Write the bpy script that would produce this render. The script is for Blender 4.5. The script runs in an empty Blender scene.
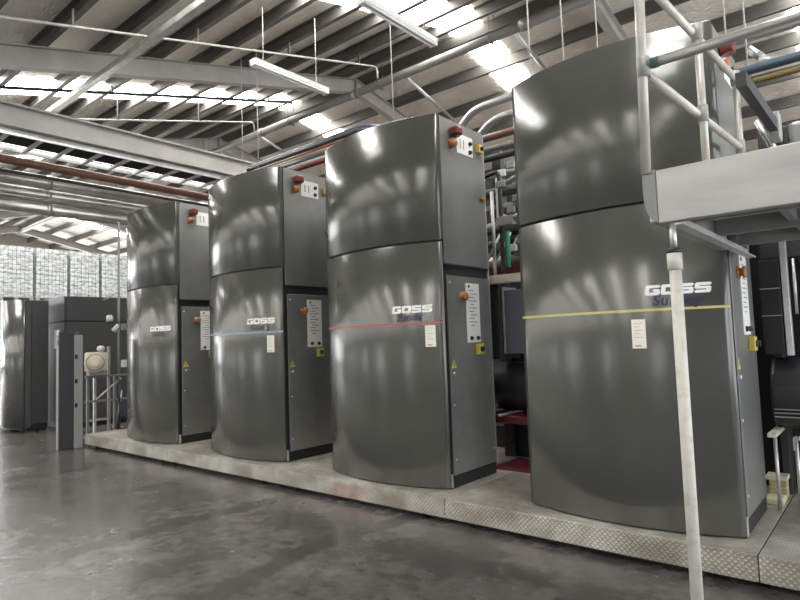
import bpy, bmesh, math, random
from mathutils import Vector, Matrix
random.seed(7)
SC = bpy.context.scene
COL = SC.collection
PI = math.pi

# ---------------------------------------------------------------- materials
MATS = {}
def mat(name, col=(.5, .5, .5), rough=.5, metal=0., coat=0., emit=None, es=0., spec=.5):
    m = bpy.data.materials.new(name); m.use_nodes = True
    b = m.node_tree.nodes['Principled BSDF']
    b.inputs['Base Color'].default_value = (*col, 1)
    b.inputs['Roughness'].default_value = rough
    b.inputs['Metallic'].default_value = metal
    b.inputs['Coat Weight'].default_value = coat
    b.inputs['Specular IOR Level'].default_value = spec
    if emit:
        b.inputs['Emission Color'].default_value = (*emit, 1)
        b.inputs['Emission Strength'].default_value = es
    MATS[name] = m
    return m
def nd(m, typ, **kw):
    n = m.node_tree.nodes.new(typ)
    for k, v in kw.items():
        if k in n.inputs: n.inputs[k].default_value = v
        else: setattr(n, k, v)
    return n
def lk(m, a, b): m.node_tree.links.new(a, b)
def bsdf(m): return m.node_tree.nodes['Principled BSDF']
def noise_col(m, c1, c2, scale, detail=6, lo=.35, hi=.65, stretch=None, rough=None, bump=0., bscale=None, bdist=.01):
    """mottled colour (wear and dirt of the surface itself) with an optional bump"""
    tc = nd(m, 'ShaderNodeTexCoord'); mp = nd(m, 'ShaderNodeMapping')
    if stretch: mp.inputs['Scale'].default_value = stretch
    lk(m, tc.outputs['Object'], mp.inputs['Vector'])
    n = nd(m, 'ShaderNodeTexNoise', Scale=scale, Detail=detail, Roughness=.6)
    lk(m, mp.outputs['Vector'], n.inputs['Vector'])
    r = nd(m, 'ShaderNodeValToRGB')
    r.color_ramp.elements[0].position = lo; r.color_ramp.elements[0].color = (*c1, 1)
    r.color_ramp.elements[1].position = hi; r.color_ramp.elements[1].color = (*c2, 1)
    lk(m, n.outputs['Fac'], r.inputs['Fac']); lk(m, r.outputs['Color'], bsdf(m).inputs['Base Color'])
    if rough:
        q = nd(m, 'ShaderNodeMapRange'); q.inputs['To Min'].default_value = rough[0]; q.inputs['To Max'].default_value = rough[1]
        lk(m, n.outputs['Fac'], q.inputs['Value']); lk(m, q.outputs['Result'], bsdf(m).inputs['Roughness'])
    if bump:
        n2 = nd(m, 'ShaderNodeTexNoise', Scale=bscale or scale, Detail=4)
        lk(m, mp.outputs['Vector'], n2.inputs['Vector'])
        bp = nd(m, 'ShaderNodeBump', Strength=bump, Distance=bdist)
        lk(m, n2.outputs['Fac'], bp.inputs['Height']); lk(m, bp.outputs['Normal'], bsdf(m).inputs['Normal'])
    return n, r, mp

# press cabinet paint: dark metallic grey, semi gloss, faint orange peel
CAB = mat('press_grey', (.12, .122, .115), .2, .5, 0, spec=.5)
noise_col(CAB, (.108, .110, .102), (.132, .134, .123), 1.4, 3, .3, .7, rough=(.13, .25), bump=.25, bscale=1.1, bdist=.03, stretch=(1.6, 1.6, .5))
DOORD = mat('dark_cabinet_grey', (.045, .045, .046), .4, .2)
DOORM = mat('service_door_grey', (.13, .13, .125), .38, .55, 0)
noise_col(DOORM, (.20, .20, .193), (.28, .28, .268), 1.8, 6, .3, .7, rough=(.3, .42))
BLACK = mat('black_frame', (.012, .012, .013), .5)
RUBBER = mat('black_rubber', (.015, .015, .015), .7)
STEELG = mat('grey_steel_paint', (.32, .315, .30), .5, .1)
noise_col(STEELG, (.27, .265, .25), (.35, .345, .33), 3, 4)
BEAMM = mat('beam_paint', (.42, .40, .37), .55, 0.)
noise_col(BEAMM, (.38, .365, .335), (.46, .44, .41), 2, 5)
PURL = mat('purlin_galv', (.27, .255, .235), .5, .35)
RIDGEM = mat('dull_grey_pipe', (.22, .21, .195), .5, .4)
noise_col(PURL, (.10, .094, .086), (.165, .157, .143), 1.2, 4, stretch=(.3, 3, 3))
RAFT = mat('rafter_paint', (.36, .34, .315), .55)
noise_col(RAFT, (.32, .30, .28), (.40, .38, .35), 1.5, 4)
RUNG = mat('bright_zinc', (.80, .80, .78), .5, .1)
PALLET = mat('pale_pallet', (.38, .38, .36), .7)
GALV = mat('galvanised', (.62, .62, .61), .35, .75)
noise_col(GALV, (.52, .52, .50), (.70, .70, .68), 6, 5, rough=(.28, .5))
DUCT = mat('spiral_duct', (.60, .59, .56), .2, 1.)
noise_col(DUCT, (.50, .485, .455), (.70, .69, .66), 3, 4, rough=(.27, .42))
ALU = mat('aluminium', (.74, .74, .72), .38, .7)
noise_col(ALU, (.34, .34, .333), (.47, .47, .46), 2.5, 7, rough=(.3, .5), stretch=(.5, 2, 2))
PALEPIPE = mat('pale_tube', (.66, .65, .60), .42, .3)
noise_col(PALEPIPE, (.42, .405, .365), (.54, .525, .48), 9, 6, .3, .6)
POLE = mat('whitewashed_prop', (.72, .70, .65), .6, 0.)
noise_col(POLE, (.42, .395, .345), (.58, .56, .51), 14, 8, .28, .5)
WHITE = mat('white_plate', (.78, .78, .75), .45)
PAPER = mat('paper', (.84, .82, .72), .8)
PRINT = mat('printed_ink', (.12, .12, .13), .7)
LETTER = mat('white_lettering', (.92, .92, .90), .45)
NAVY = mat('navy_lettering', (.022, .028, .075), .5)
NAVYW = mat('worn_navy_lettering', (.035, .037, .05), .5)
RED = mat('red_lamp', (.15, .022, .018), .3, 0, .2)
AMBER = mat('amber_lamp', (.36, .13, .045), .3, 0, .2)
YEL = mat('yellow_switch', (.62, .47, .10), .45)
BRASS = mat('brassy_orange', (.38, .17, .06), .35, .2)
S_YEL = mat('yellow_stripe', (.62, .55, .20), .5)
S_RED = mat('red_stripe', (.48, .12, .10), .5)
S_BLU = mat('blue_stripe', (.30, .42, .55), .5)
S_GRY = mat('grey_stripe', (.06, .06, .06), .5)
BROWN = mat('brown_pipe', (.17, .075, .05), .45)
REDP = mat('red_pipe', (.11, .022, .02), .45)
YELP = mat('yellow_pipe', (.20, .155, .06), .5)
NAVP = mat('navy_pipe', (.03, .04, .065), .45)
BLUP = mat('blue_pipe', (.06, .09, .13), .45)
ORNP = mat('copper_orange_pipe', (.19, .085, .06), .5)
GREENP = mat('green_hose', (.05, .30, .20), .4)
CREAM = mat('cream_paint', (.72, .69, .55), .55)
noise_col(CREAM, (.64, .60, .46), (.76, .73, .60), 6, 5)
WOOD = mat('raw_timber', (.52, .42, .24), .75)
noise_col(WOOD, (.36, .28, .14), (.60, .50, .30), 5, 5, stretch=(6, 1, 14))
FOAM = mat('yellow_foam', (.62, .60, .34), .9)
ROLL = mat('dark_roller', (.045, .046, .05), .3, .3)
BLUEBOX = mat('blue_grey_box', (.16, .17, .21), .4, .2)
DARKBG = mat('dark_machine', (.05, .05, .052), .5, .2)
MIDMACH = mat('mid_machine', (.24, .24, .235), .45, .3)
PINK = mat('magenta_mat', (.36, .03, .085), .6)
noise_col(PINK, (.10, .012, .03), (.24, .03, .06), 5, 5)
TRAYR = mat('dark_red_tray', (.12, .018, .022), .5)
SKYL = mat('skylight_sheet', (.85, .88, .9), .6, emit=(1.0, 0.985, 0.95), es=18.)
ADDED_GLOW = mat('added_end_wall_glow', (.85, .88, .9), .6, emit=(.95, .98, 1.0), es=6.5)
LIT = mat('lit_tube', (.9, .9, .9), .4, emit=(1., .99, .96), es=3.5)
TUBE = mat('tube_lamp', (.86, .86, .84), .3)
CLEARW = mat('motor_cream', (.70, .66, .50), .5)

# floor: sealed dark concrete
FLOOR = mat('sealed_concrete', (.12, .115, .11), .3, 0, 0)
def build_floor_mat():
    m = FLOOR
    tc = nd(m, 'ShaderNodeTexCoord')
    def noise(sc, det, stretch=None, dist=0., rgh=.6):
        mp = nd(m, 'ShaderNodeMapping')
        if stretch: mp.inputs['Scale'].default_value = stretch
        lk(m, tc.outputs['Object'], mp.inputs['Vector'])
        n = nd(m, 'ShaderNodeTexNoise', Scale=sc, Detail=det, Roughness=rgh, Distortion=dist)
        lk(m, mp.outputs['Vector'], n.inputs['Vector']); return n.outputs['Fac']
    def ramp(fac, pts):
        r = nd(m, 'ShaderNodeValToRGB'); el = r.color_ramp.elements
        while len(el) < len(pts): el.new(.5)
        for e, (p, c) in zip(el, pts): e.position = p; e.color = (*c, 1)
        lk(m, fac, r.inputs['Fac']); return r.outputs['Color']
    def mix(a, b, fac, mode='MIX'):
        x = nd(m, 'ShaderNodeMix', data_type='RGBA', blend_type=mode)
        if hasattr(fac, 'links'): lk(m, fac, x.inputs[0])
        else: x.inputs[0].default_value = fac
        for s, v in ((6, a), (7, b)):
            if hasattr(v, 'links'): lk(m, v, x.inputs[s])
            else: x.inputs[s].default_value = (*v, 1)
        return x.outputs[2]
    base = ramp(noise(.55, 8, dist=.6), [(.3, (.042, .039, .037)), (.5, (.085, .079, .0745)), (.72, (.155, .145, .136))])
    fine = ramp(noise(7, 8), [(.3, (.6, .6, .6)), (.7, (1.3, 1.3, 1.3))])
    c = mix(base, fine, 1., 'MULTIPLY')
    # swept tyre and drag marks
    w = nd(m, 'ShaderNodeTexWave', Scale=.16, Distortion=5.5, Detail=3)
    w.inputs['Detail Scale'].default_value = .7
    lk(m, tc.outputs['Object'], w.inputs['Vector'])
    wm = ramp(w.outputs['Fac'], [(.93, (0, 0, 0)), (.985, (.6, .6, .6))])
    c = mix(c, (.04, .037, .035), wm)
    sc = ramp(noise(1.1, 10, stretch=(.5, 2.2, 1), dist=1.2, rgh=.72), [(.5, (0, 0, 0)), (.85, (.3, .3, .3))])
    c = mix(c, (.165, .155, .146), sc)
    # red dust trodden along the foot of the plinth, and a sawn joint
    sep = nd(m, 'ShaderNodeSeparateXYZ'); lk(m, tc.outputs['Object'], sep.inputs[0])
    def mrange(s, a, b, t0, t1):
        q = nd(m, 'ShaderNodeMapRange'); q.inputs[1].default_value = a; q.inputs[2].default_value = b
        q.inputs[3].default_value = t0; q.inputs[4].default_value = t1; lk(m, s, q.inputs[0]); return q.outputs[0]
    def mul(a, b):
        q = nd(m, 'ShaderNodeMath', operation='MULTIPLY'); lk(m, a, q.inputs[0])
        if hasattr(b, 'links'): lk(m, b, q.inputs[1])
        else: q.inputs[1].default_value = b
        return q.outputs[0]
    near = mul(mrange(sep.outputs['Y'], 3.75, 4.3, 0, 1), mrange(noise(1.3, 6), .42, .62, 0, .75))
    c = mix(c, (.19, .10, .085), near)
    joint = nd(m, 'ShaderNodeMath', operation='COMPARE'); joint.inputs[1].default_value = JX; joint.inputs[2].default_value = .006
    lk(m, sep.outputs['X'], joint.inputs[0])
    c = mix(c, (.26, .25, .235), mul(joint.outputs[0], .7))
    lk(m, c, bsdf(m).inputs['Base Color'])
    rr = nd(m, 'ShaderNodeMapRange'); rr.inputs[3].default_value = .12; rr.inputs[4].default_value = .36
    lk(m, noise(1.6, 7), rr.inputs[0]); lk(m, rr.outputs[0], bsdf(m).inputs['Roughness'])
    bp = nd(m, 'ShaderNodeBump', Strength=.22, Distance=.012)
    lk(m, noise(9, 5), bp.inputs['Height']); lk(m, bp.outputs['Normal'], bsdf(m).inputs['Normal'])
JX = -2.0
build_floor_mat()

# checker plate: raised lozenges, alternating in direction
CHECK = mat('checker_plate', (.5, .48, .43), .42, .45)
def build_check_mat():
    m = CHECK
    tc = nd(m, 'ShaderNodeTexCoord'); sep = nd(m, 'ShaderNodeSeparateXYZ'); lk(m, tc.outputs['Object'], sep.inputs[0])
    def M(op, a, b=None):
        q = nd(m, 'ShaderNodeMath', operation=op)
        for i, v in enumerate((a, b)):
            if v is None: continue
            if hasattr(v, 'links'): lk(m, v, q.inputs[i])
            else: q.inputs[i].default_value = v
        return q.outputs[0]
    v = M('ADD', sep.outputs['Y'], sep.outputs['Z']); u = sep.outputs['X']
    k = 2 * PI / .056
    a = M('MULTIPLY', M('ADD', u, v), k * .7071); b = M('MULTIPLY', M('SUBTRACT', u, v), k * .7071)
    sa, sb = M('SINE', a), M('SINE', b)
    # a lozenge along one diagonal where sa*sb > 0, along the other where < 0
    h = M('POWER', M('ABSOLUTE', M('MULTIPLY', sa, sb)), 1.6)
    bp = nd(m, 'ShaderNodeBump', Strength=.7, Distance=.004)
    lk(m, h, bp.inputs['Height']); lk(m, bp.outputs['Normal'], bsdf(m).inputs['Normal'])
    n = nd(m, 'ShaderNodeTexNoise', Scale=2.2, Detail=8, Roughness=.65); lk(m, tc.outputs['Object'], n.inputs['Vector'])
    r = nd(m, 'ShaderNodeValToRGB')
    r.color_ramp.elements[0].position = .38; r.color_ramp.elements[0].color = (.36, .325, .26, 1)
    r.color_ramp.elements[1].position = .66; r.color_ramp.elements[1].color = (.88, .855, .775, 1)
    lk(m, n.outputs['Fac'], r.inputs['Fac'])
    x = nd(m, 'ShaderNodeMix', data_type='RGBA', blend_type='MIX')   # grime sits between the lozenges
    lk(m, M('MULTIPLY', M('SUBTRACT', 1.0, h), .52), x.inputs[0]); lk(m, r.outputs['Color'], x.inputs[6])
    x.inputs[7].default_value = (.17, .15, .125, 1)
    lk(m, x.outputs[2], bsdf(m).inputs['Base Color'])
    # a splash of red ink
    geo = nd(m, 'ShaderNodeNewGeometry'); s2 = nd(m, 'ShaderNodeSeparateXYZ'); lk(m, geo.outputs['Position'], s2.inputs[0])
    d = M('ABSOLUTE', M('SUBTRACT', s2.outputs['X'], -4.42))
    q = nd(m, 'ShaderNodeMapRange'); q.inputs[1].default_value = .12; q.inputs[2].default_value = .34; q.inputs[3].default_value = 1; q.inputs[4].default_value = 0
    lk(m, d, q.inputs[0])
    n3 = nd(m, 'ShaderNodeTexNoise', Scale=6, Detail=5); lk(m, geo.outputs['Position'], n3.inputs['Vector'])
    low = nd(m, 'ShaderNodeMapRange'); low.inputs[1].default_value = .2; low.inputs[2].default_value = .17; low.inputs[3].default_value = 0; low.inputs[4].default_value = 1
    lk(m, s2.outputs['Z'], low.inputs[0])
    f = M('MULTIPLY', M('MULTIPLY', q.outputs[0], low.outputs[0]), M('MULTIPLY', n3.outputs['Fac'], .75))
    y = nd(m, 'ShaderNodeMix', data_type='RGBA', blend_type='MIX')
    lk(m, f, y.inputs[0]); lk(m, x.outputs[2], y.inputs[6]); y.inputs[7].default_value = (.34, .06, .07, 1)
    lk(m, y.outputs[2], bsdf(m).inputs['Base Color'])
build_check_mat()

# roof lining: wrinkled insulation blanket
LINE = mat('roof_blanket', (.6, .55, .48), .6)
noise_col(LINE, (.68, .62, .53), (.86, .81, .73), 1.6, 6, .3, .7)
def build_line():
    m = LINE
    tc = nd(m, 'ShaderNodeTexCoord'); mp = nd(m, 'ShaderNodeMapping'); mp.inputs['Scale'].default_value = (2.2, 6.5, 2)
    lk(m, tc.outputs['Object'], mp.inputs['Vector'])
    n = nd(m, 'ShaderNodeTexNoise', Scale=1.8, Detail=5, Distortion=1.4, Roughness=.55); lk(m, mp.outputs['Vector'], n.inputs['Vector'])
    v = nd(m, 'ShaderNodeTexVoronoi', Scale=2.4, feature='DISTANCE_TO_EDGE'); lk(m, mp.outputs['Vector'], v.inputs['Vector'])
    a = nd(m, 'ShaderNodeMath', operation='MULTIPLY_ADD'); a.inputs[1].default_value = .8
    lk(m, v.outputs['Distance'], a.inputs[0]); lk(m, n.outputs['Fac'], a.inputs[2])
    bp = nd(m, 'ShaderNodeBump', Strength=.9, Distance=.07); lk(m, a.outputs[0], bp.inputs['Height'])
    lk(m, bp.outputs['Normal'], bsdf(m).inputs['Normal'])
build_line()
WALLM = mat('wall_sheet', (.45, .44, .41), .7)
noise_col(WALLM, (.40, .39, .36), (.50, .49, .46), .8, 5)
WALLD = mat('wall_dark_sheet', (.16, .155, .145), .7)
PACK = mat('wrapped_packs', (.72, .76, .75), .35)
def build_pack():
    m = PACK
    tc = nd(m, 'ShaderNodeTexCoord'); sep = nd(m, 'ShaderNodeSeparateXYZ'); lk(m, tc.outputs['Object'], sep.inputs[0])
    n = nd(m, 'ShaderNodeTexNoise', Scale=5.5, Detail=4); 
    mp = nd(m, 'ShaderNodeMapping'); mp.inputs['Scale'].default_value = (1, 1.6, 4); lk(m, tc.outputs['Object'], mp.inputs['Vector']); lk(m, mp.outputs['Vector'], n.inputs['Vector'])
    r = nd(m, 'ShaderNodeValToRGB')
    r.color_ramp.elements[0].position = .32; r.color_ramp.elements[0].color = (.26, .29, .29, 1)
    r.color_ramp.elements[1].position = .6; r.color_ramp.elements[1].color = (.70, .735, .725, 1)
    lk(m, n.outputs['Fac'], r.inputs['Fac']); lk(m, r.outputs['Color'], bsdf(m).inputs['Base Color'])
build_pack()

# ---------------------------------------------------------------- mesh builder
class MB:
    def __init__(s): s.bm = bmesh.new()
    def box(s, x0, x1, y0, y1, z0, z1, bev=0., seg=2):
        r = bmesh.ops.create_cube(s.bm, size=1.)
        vs = r['verts']
        for v in vs:
            v.co = Vector((x0 if v.co.x < 0 else x1, y0 if v.co.y < 0 else y1, z0 if v.co.z < 0 else z1))
        if bev > 0:
            es = list({e for v in vs for e in v.link_edges})
            bmesh.ops.bevel(s.bm, geom=es, offset=bev, segments=seg, profile=.5, affect='EDGES')
        return s
    def cyl(s, p0, p1, r, seg=16, r2=None, cap=True):
        p0, p1 = Vector(p0), Vector(p1); d = p1 - p0
        R = d.to_track_quat('Z', 'Y').to_matrix()
        r2 = r if r2 is None else r2
        a = [s.bm.verts.new(p0 + R @ Vector((r * math.cos(t), r * math.sin(t), 0))) for t in (2 * PI * i / seg for i in range(seg))]
        b = [s.bm.verts.new(p1 + R @ Vector((r2 * math.cos(t), r2 * math.sin(t), 0))) for t in (2 * PI * i / seg for i in range(seg))]
        for i in range(seg):
            f = s.bm.faces.new((a[i], a[(i + 1) % seg], b[(i + 1) % seg], b[i])); f.smooth = True
        if cap:
            s.bm.faces.new(a[::-1]); s.bm.faces.new(b)
        return s
    def tube(s, pts, r, seg=12):
        """a bent tube along a polyline, mitred at the bends"""
        P = [Vector(p) for p in pts]
        T = []
        for i in range(len(P)):
            if i == 0: t = P[1] - P[0]
            elif i == len(P) - 1: t = P[-1] - P[-2]
            else: t = (P[i] - P[i - 1]).normalized() + (P[i + 1] - P[i]).normalized()
            T.append(t.normalized())
        up = Vector((0, 0, 1)) if abs(T[0].z) < .9 else Vector((1, 0, 0))
        rings = []
        n = (up - T[0] * up.dot(T[0])).normalized()
        for i, (p, t) in enumerate(zip(P, T)):
            n = (n - t * n.dot(t)).normalized(); b = t.cross(n)
            k = 1.
            if 0 < i < len(P) - 1:
                c = (P[i] - P[i - 1]).normalized().dot(t); k = 1 / max(c, .5)
            rings.append([s.bm.verts.new(p + (n * math.cos(2 * PI * j / seg) + b * math.sin(2 * PI * j / seg)) * r * (1 if 0 < i < len(P) - 1 else 1)) for j in range(seg)])
        for A, B in zip(rings, rings[1:]):
            for j in range(seg):
                f = s.bm.faces.new((A[j], A[(j + 1) % seg], B[(j + 1) % seg], B[j])); f.smooth = True
        s.bm.faces.new(rings[0][::-1]); s.bm.faces.new(rings[-1])
        return s
    def prism(s, poly, axis, a, b, smooth=False):
        """extrude a 2D polygon along an axis: 'z' poly is (x,y); 'x' poly is (y,z); 'y' poly is (x,z)"""
        def P(u, v, w):
            return {'z': (u, v, w), 'x': (w, u, v), 'y': (u, w, v)}[axis]
        A = [s.bm.verts.new(P(u, v, a)) for u, v in poly]; B = [s.bm.verts.new(P(u, v, b)) for u, v in poly]
        n = len(poly)
        for i in range(n):
            f = s.bm.faces.new((A[i], A[(i + 1) % n], B[(i + 1) % n], B[i])); f.smooth = smooth
        s.bm.faces.new(A[::-1]); s.bm.faces.new(B)
        return s
    def lathe(s, prof, c, axis='z', seg=24):
        """profile of (radius, height) turned about an axis through c"""
        rings = []
        for r, h in prof:
            ring = []
            for j in range(seg):
                t = 2 * PI * j / seg; u, v = r * math.cos(t), r * math.sin(t)
                o = {'z': (u, v, h), 'x': (h, u, v), 'y': (u, h, v)}[axis]
                ring.append(s.bm.verts.new(Vector(c) + Vector(o)))
            rings.append(ring)
        for A, B in zip(rings, rings[1:]):
            for j in range(seg):
                f = s.bm.faces.new((A[j], A[(j + 1) % seg], B[(j + 1) % seg], B[j])); f.smooth = True
        s.bm.faces.new(rings[0][::-1]); s.bm.faces.new(rings[-1])
        return s
def smooth_path(pts, n=5, rad=.12):
    """round the corners of a polyline"""
    P = [Vector(p) for p in pts]; out = [P[0]]
    for i in range(1, len(P) - 1):
        a, b, c = P[i - 1], P[i], P[i + 1]
        d1 = min(rad, (a - b).length * .45); d2 = min(rad, (c - b).length * .45)
        p, q = b + (a - b).normalized() * d1, b + (c - b).normalized() * d2
        for k in range(n + 1):
            t = k / n; out.append((1 - t) ** 2 * p + 2 * t * (1 - t) * b + t * t * q)
    out.append(P[-1]); return out

def wloc(o):
    v = Vector(o.location); p = o.parent
    while p: v += p.location; p = p.parent
    return v
def obj(name, mb, material, parent=None, label=None):
    """link the builder's mesh (built in world coordinates) as ONE object"""
    bm = mb.bm
    bmesh.ops.recalc_face_normals(bm, faces=bm.faces)
    if parent is None:
        xs = [v.co for v in bm.verts]
        org = Vector(((min(v.x for v in xs) + max(v.x for v in xs)) / 2, (min(v.y for v in xs) + max(v.y for v in xs)) / 2, min(v.z for v in xs)))
    else:
        org = wloc(parent)
    bmesh.ops.translate(bm, verts=bm.verts, vec=-org)
    me = bpy.data.meshes.new(name); bm.to_mesh(me); bm.free()
    me.materials.append(material)
    o = bpy.data.objects.new(name, me); COL.objects.link(o)
    if parent is None: o.location = org
    else: o.parent = parent
    if label: o['label'] = label
    return o
def tag(o, label, cat, group=None):
    o['label'] = label; o['category'] = cat
    if group: o['group'] = group
    return o
def thing(name, label, cat, loc, group=None):
    o = bpy.data.objects.new(name, None); COL.objects.link(o); o.location = loc; o.empty_display_size = .2
    return tag(o, label, cat, group)
def struct(name, mb, m):
    o = obj(name, mb, m); o['kind'] = 'structure'; return o
def kids(o): return [c for c in bpy.data.objects if c.parent == o]
def dup(root, delta, label=None):
    def rec(o, par):
        c = o.copy(); COL.objects.link(c)
        if par: c.parent = par
        for k in kids(o): rec(k, c)
        return c
    r = rec(root, None); r.location = Vector(root.location) + Vector(delta)
    if label: r['label'] = label
    return r

# ---------------------------------------------------------------- the hall
RY, RZ, SN, SF = 10., 7.6, .252, .222           # ridge line, slopes of the two roof planes
X0, X1, YN, YFAR = -36., 4.6, -7., 22.
def near_z(y): return RZ - SN * (RY - y)
def far_z(y): return RZ - SF * (y - RY)
struct('floor', MB().box(X0, X1, YN - 3, YFAR, -.2, 0), FLOOR)
SH = .63                                        # sheet above the rafter soffit
b = MB(); b.prism([(YN, near_z(YN) + SH), (RY, RZ + SH), (RY, RZ + SH + .1), (YN, near_z(YN) + SH + .1)], 'x', X0, X1); struct('ceiling', b, LINE)
b = MB(); b.prism([(YFAR, far_z(YFAR) + SH), (RY, RZ + SH), (RY, RZ + SH + .1), (YFAR, far_z(YFAR) + SH + .1)], 'x', X0, X1); struct('ceiling', b, LINE)
struct('wall_back', MB().box(X0, X1, YFAR, YFAR + .15, 0, far_z(YFAR) + SH), WALLD)
b = MB(); b.prism([(YN, 0), (YFAR, 0), (YFAR, far_z(YFAR) + SH), (RY, RZ + SH), (YN, near_z(YN) + SH)], 'x', X0 - .15, X0); struct('wall_left', b, WALLM)
b = MB(); b.prism([(YN, 0), (YFAR, 0), (YFAR, far_z(YFAR) + SH), (RY, RZ + SH), (YN, near_z(YN) + SH)], 'x', X1, X1 + .15); b.bm.free()
b = MB(); b.prism([(2.9, 6.2), (2.9, near_z(2.9) + SH), (RY, RZ + SH), (14.5, far_z(14.5) + SH), (14.5, 6.2)], 'x', X1, X1 + .15)
b.prism([(14.5, 0), (YFAR, 0), (YFAR, far_z(YFAR) + SH), (14.5, far_z(14.5) + SH)], 'x', X1, X1 + .15)
b.prism([(YN, 0), (-2, 0), (-2, near_z(-2) + SH), (YN, near_z(YN) + SH)], 'x', X1, X1 + .15)
b.prism([(-2, 4.3), (2.9, 4.3), (2.9, near_z(2.9) + SH), (-2, near_z(-2) + SH)], 'x', X1, X1 + .15)
b.box(X1, X1 + .15, 2.9, 3.5, 0, 6.2); struct('wall_right', b, WALLM)
# front wall behind the viewer: piers between door gaps added and sized for daylight
fz = near_z(YN) + SH
dc = [-31., -24.5, -18., -12.2, -6.4, -.6]; dw = .42
b = MB(); edges = [X0]
for c in dc: edges += [c - (dw if c > -12 else .9), c + (dw if c > -12 else .9)]
edges.append(X1)
for i in range(0, len(edges), 2): b.box(edges[i], edges[i + 1], YN - .15, YN, 0, 2.7)
b.box(X0, X1, YN - .15, YN, 2.7, fz)
struct('wall_front', b, WALLM)

# glowing band added to the end wall, unseen, to brighten the far roof
for q, (ya, yb) in enumerate(((-3.5, 4.5), (4.8, 12.2), (12.5, 19.5))):
    b = MB(); b.box(X0, X0 + .03, ya, yb, .8, 6.0 if q else 4.9); struct('window_%d' % (20 + q), b, ADDED_GLOW)
# translucent sheets let into both roof planes
PITCH = 5.78
n = 0
for k in range(-4, 4):
    x = -6.45 + PITCH * k
    if x < X0 + 1 or x > X1 - 1: continue
    n += 1; b = MB()
    b.prism([(1.9, near_z(1.9) + SH - .03), (RY - .25, near_z(RY - .25) + SH - .03), (RY - .25, near_z(RY - .25) + SH - .012), (1.9, near_z(1.9) + SH - .012)], 'x', x - .47, x + .47)
    struct('window_%d' % n, b, SKYL)
    n += 1; b = MB(); xx = x - .08
    b.prism([(YFAR - .4, far_z(YFAR - .4) + SH - .03), (RY + .12, far_z(RY + .12) + SH - .03), (RY + .12, far_z(RY + .12) + SH - .012), (YFAR - .4, far_z(YFAR - .4) + SH - .012)], 'x', xx - .36, xx + .36)
    struct('window_%d' % n, b, SKYL)

# narrow glowing sheets added behind the viewer for streak reflections on the cabinets
n = 40
for k in range(19):
    x = X0 + 1.2 + k * 1.927 + .45
    if x + .3 > X1: break
    n += 1; b = MB(); ya, yb = YN + .5, -.5
    b.prism([(ya, near_z(ya) + SH - .03), (yb, near_z(yb) + SH - .03), (yb, near_z(yb) + SH - .012), (ya, near_z(ya) + SH - .012)], 'x', x - .16, x + .16)
    struct('window_%d' % n, b, SKYL)
# rafters: I-sections, one per slope and frame
def rafter(x, near, label):
    y0, y1 = (YN, RY) if near else (RY, YFAR)
    zf = near_z if near else far_z
    w, h, t = .085, .34, .014
    r = thing('rafter', label, 'rafter', (x, (y0 + y1) / 2, min(zf(y0), zf(y1))), 'roof frames')
    def slab(hw, a, c):
        b = MB(); b.prism([(y0, zf(y0) + a), (y1, zf(y1) + a), (y1, zf(y1) + c), (y0, zf(y0) + c)], 'x', x - hw, x + hw); return b
    obj('flange', slab(w, 0, t), RAFT, r); obj('flange', slab(w, h - t, h), RAFT, r); obj('web', slab(.008, t, h - t), RAFT, r)
    # bolted end plate at the ridge and web stiffeners
    b = MB()
    ye = y1 if near else y0
    b.box(x - w, x + w, ye - .02 if near else ye, ye if near else ye + .02, RZ - .12, RZ + h - .01); obj('end_plate', b, RAFT, r)
    return r
frames = [-9.58 + 5.78 * k for k in range(-4, 4)]
names_n = {0: 'grey roof rafter above the cable ladder beam, rising to the ridge at upper left'}
for x in frames:
    if x > X1: continue
    k = round((x + 9.58) / 5.78)
    ln = {0: 'long grey I-beam rafter crossing the upper left ceiling towards the ridge',
          1: 'grey roof rafter on the near slope, next frame after the one at upper left'}.get(k, 'grey roof rafter of a further frame on the near slope')
    lf = {0: 'dark steel rafter descending behind the red-striped cabinet from the ridge pipe',
          1: 'steel rafter descending to the top of the yellow-striped cabinet'}.get(k, 'grey roof rafter of a further frame on the far slope')
    rafter(x, True, ln); rafter(x, False, lf)
# purlins: cold rolled C sections
def purlin(y, near):
    zf = near_z if near else far_z; z = zf(y) + .362
    s = 1 if near else -1
    b = MB()
    b.box(X0, X1, y - .003, y + .003, z, z + .245)
    b.box(X0, X1, y - (.075 if near else 0), y + (0 if near else .075), z, z + .006)
    b.box(X0, X1, y - (.075 if near else -.0), y + (0 if near else .075), z + .239, z + .245)
    yl = y - .075 if near else y + .075
    b.box(X0, X1, yl - .003, yl + .003, z, z + .022)
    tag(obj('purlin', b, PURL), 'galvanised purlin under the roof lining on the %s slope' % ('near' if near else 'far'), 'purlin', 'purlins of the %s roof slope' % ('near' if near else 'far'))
y = 9.72
while y > YN + .2: purlin(y, True); y -= .92
y = 10.28
while y < YFAR - .3: purlin(y, False); y += 1.12

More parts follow.
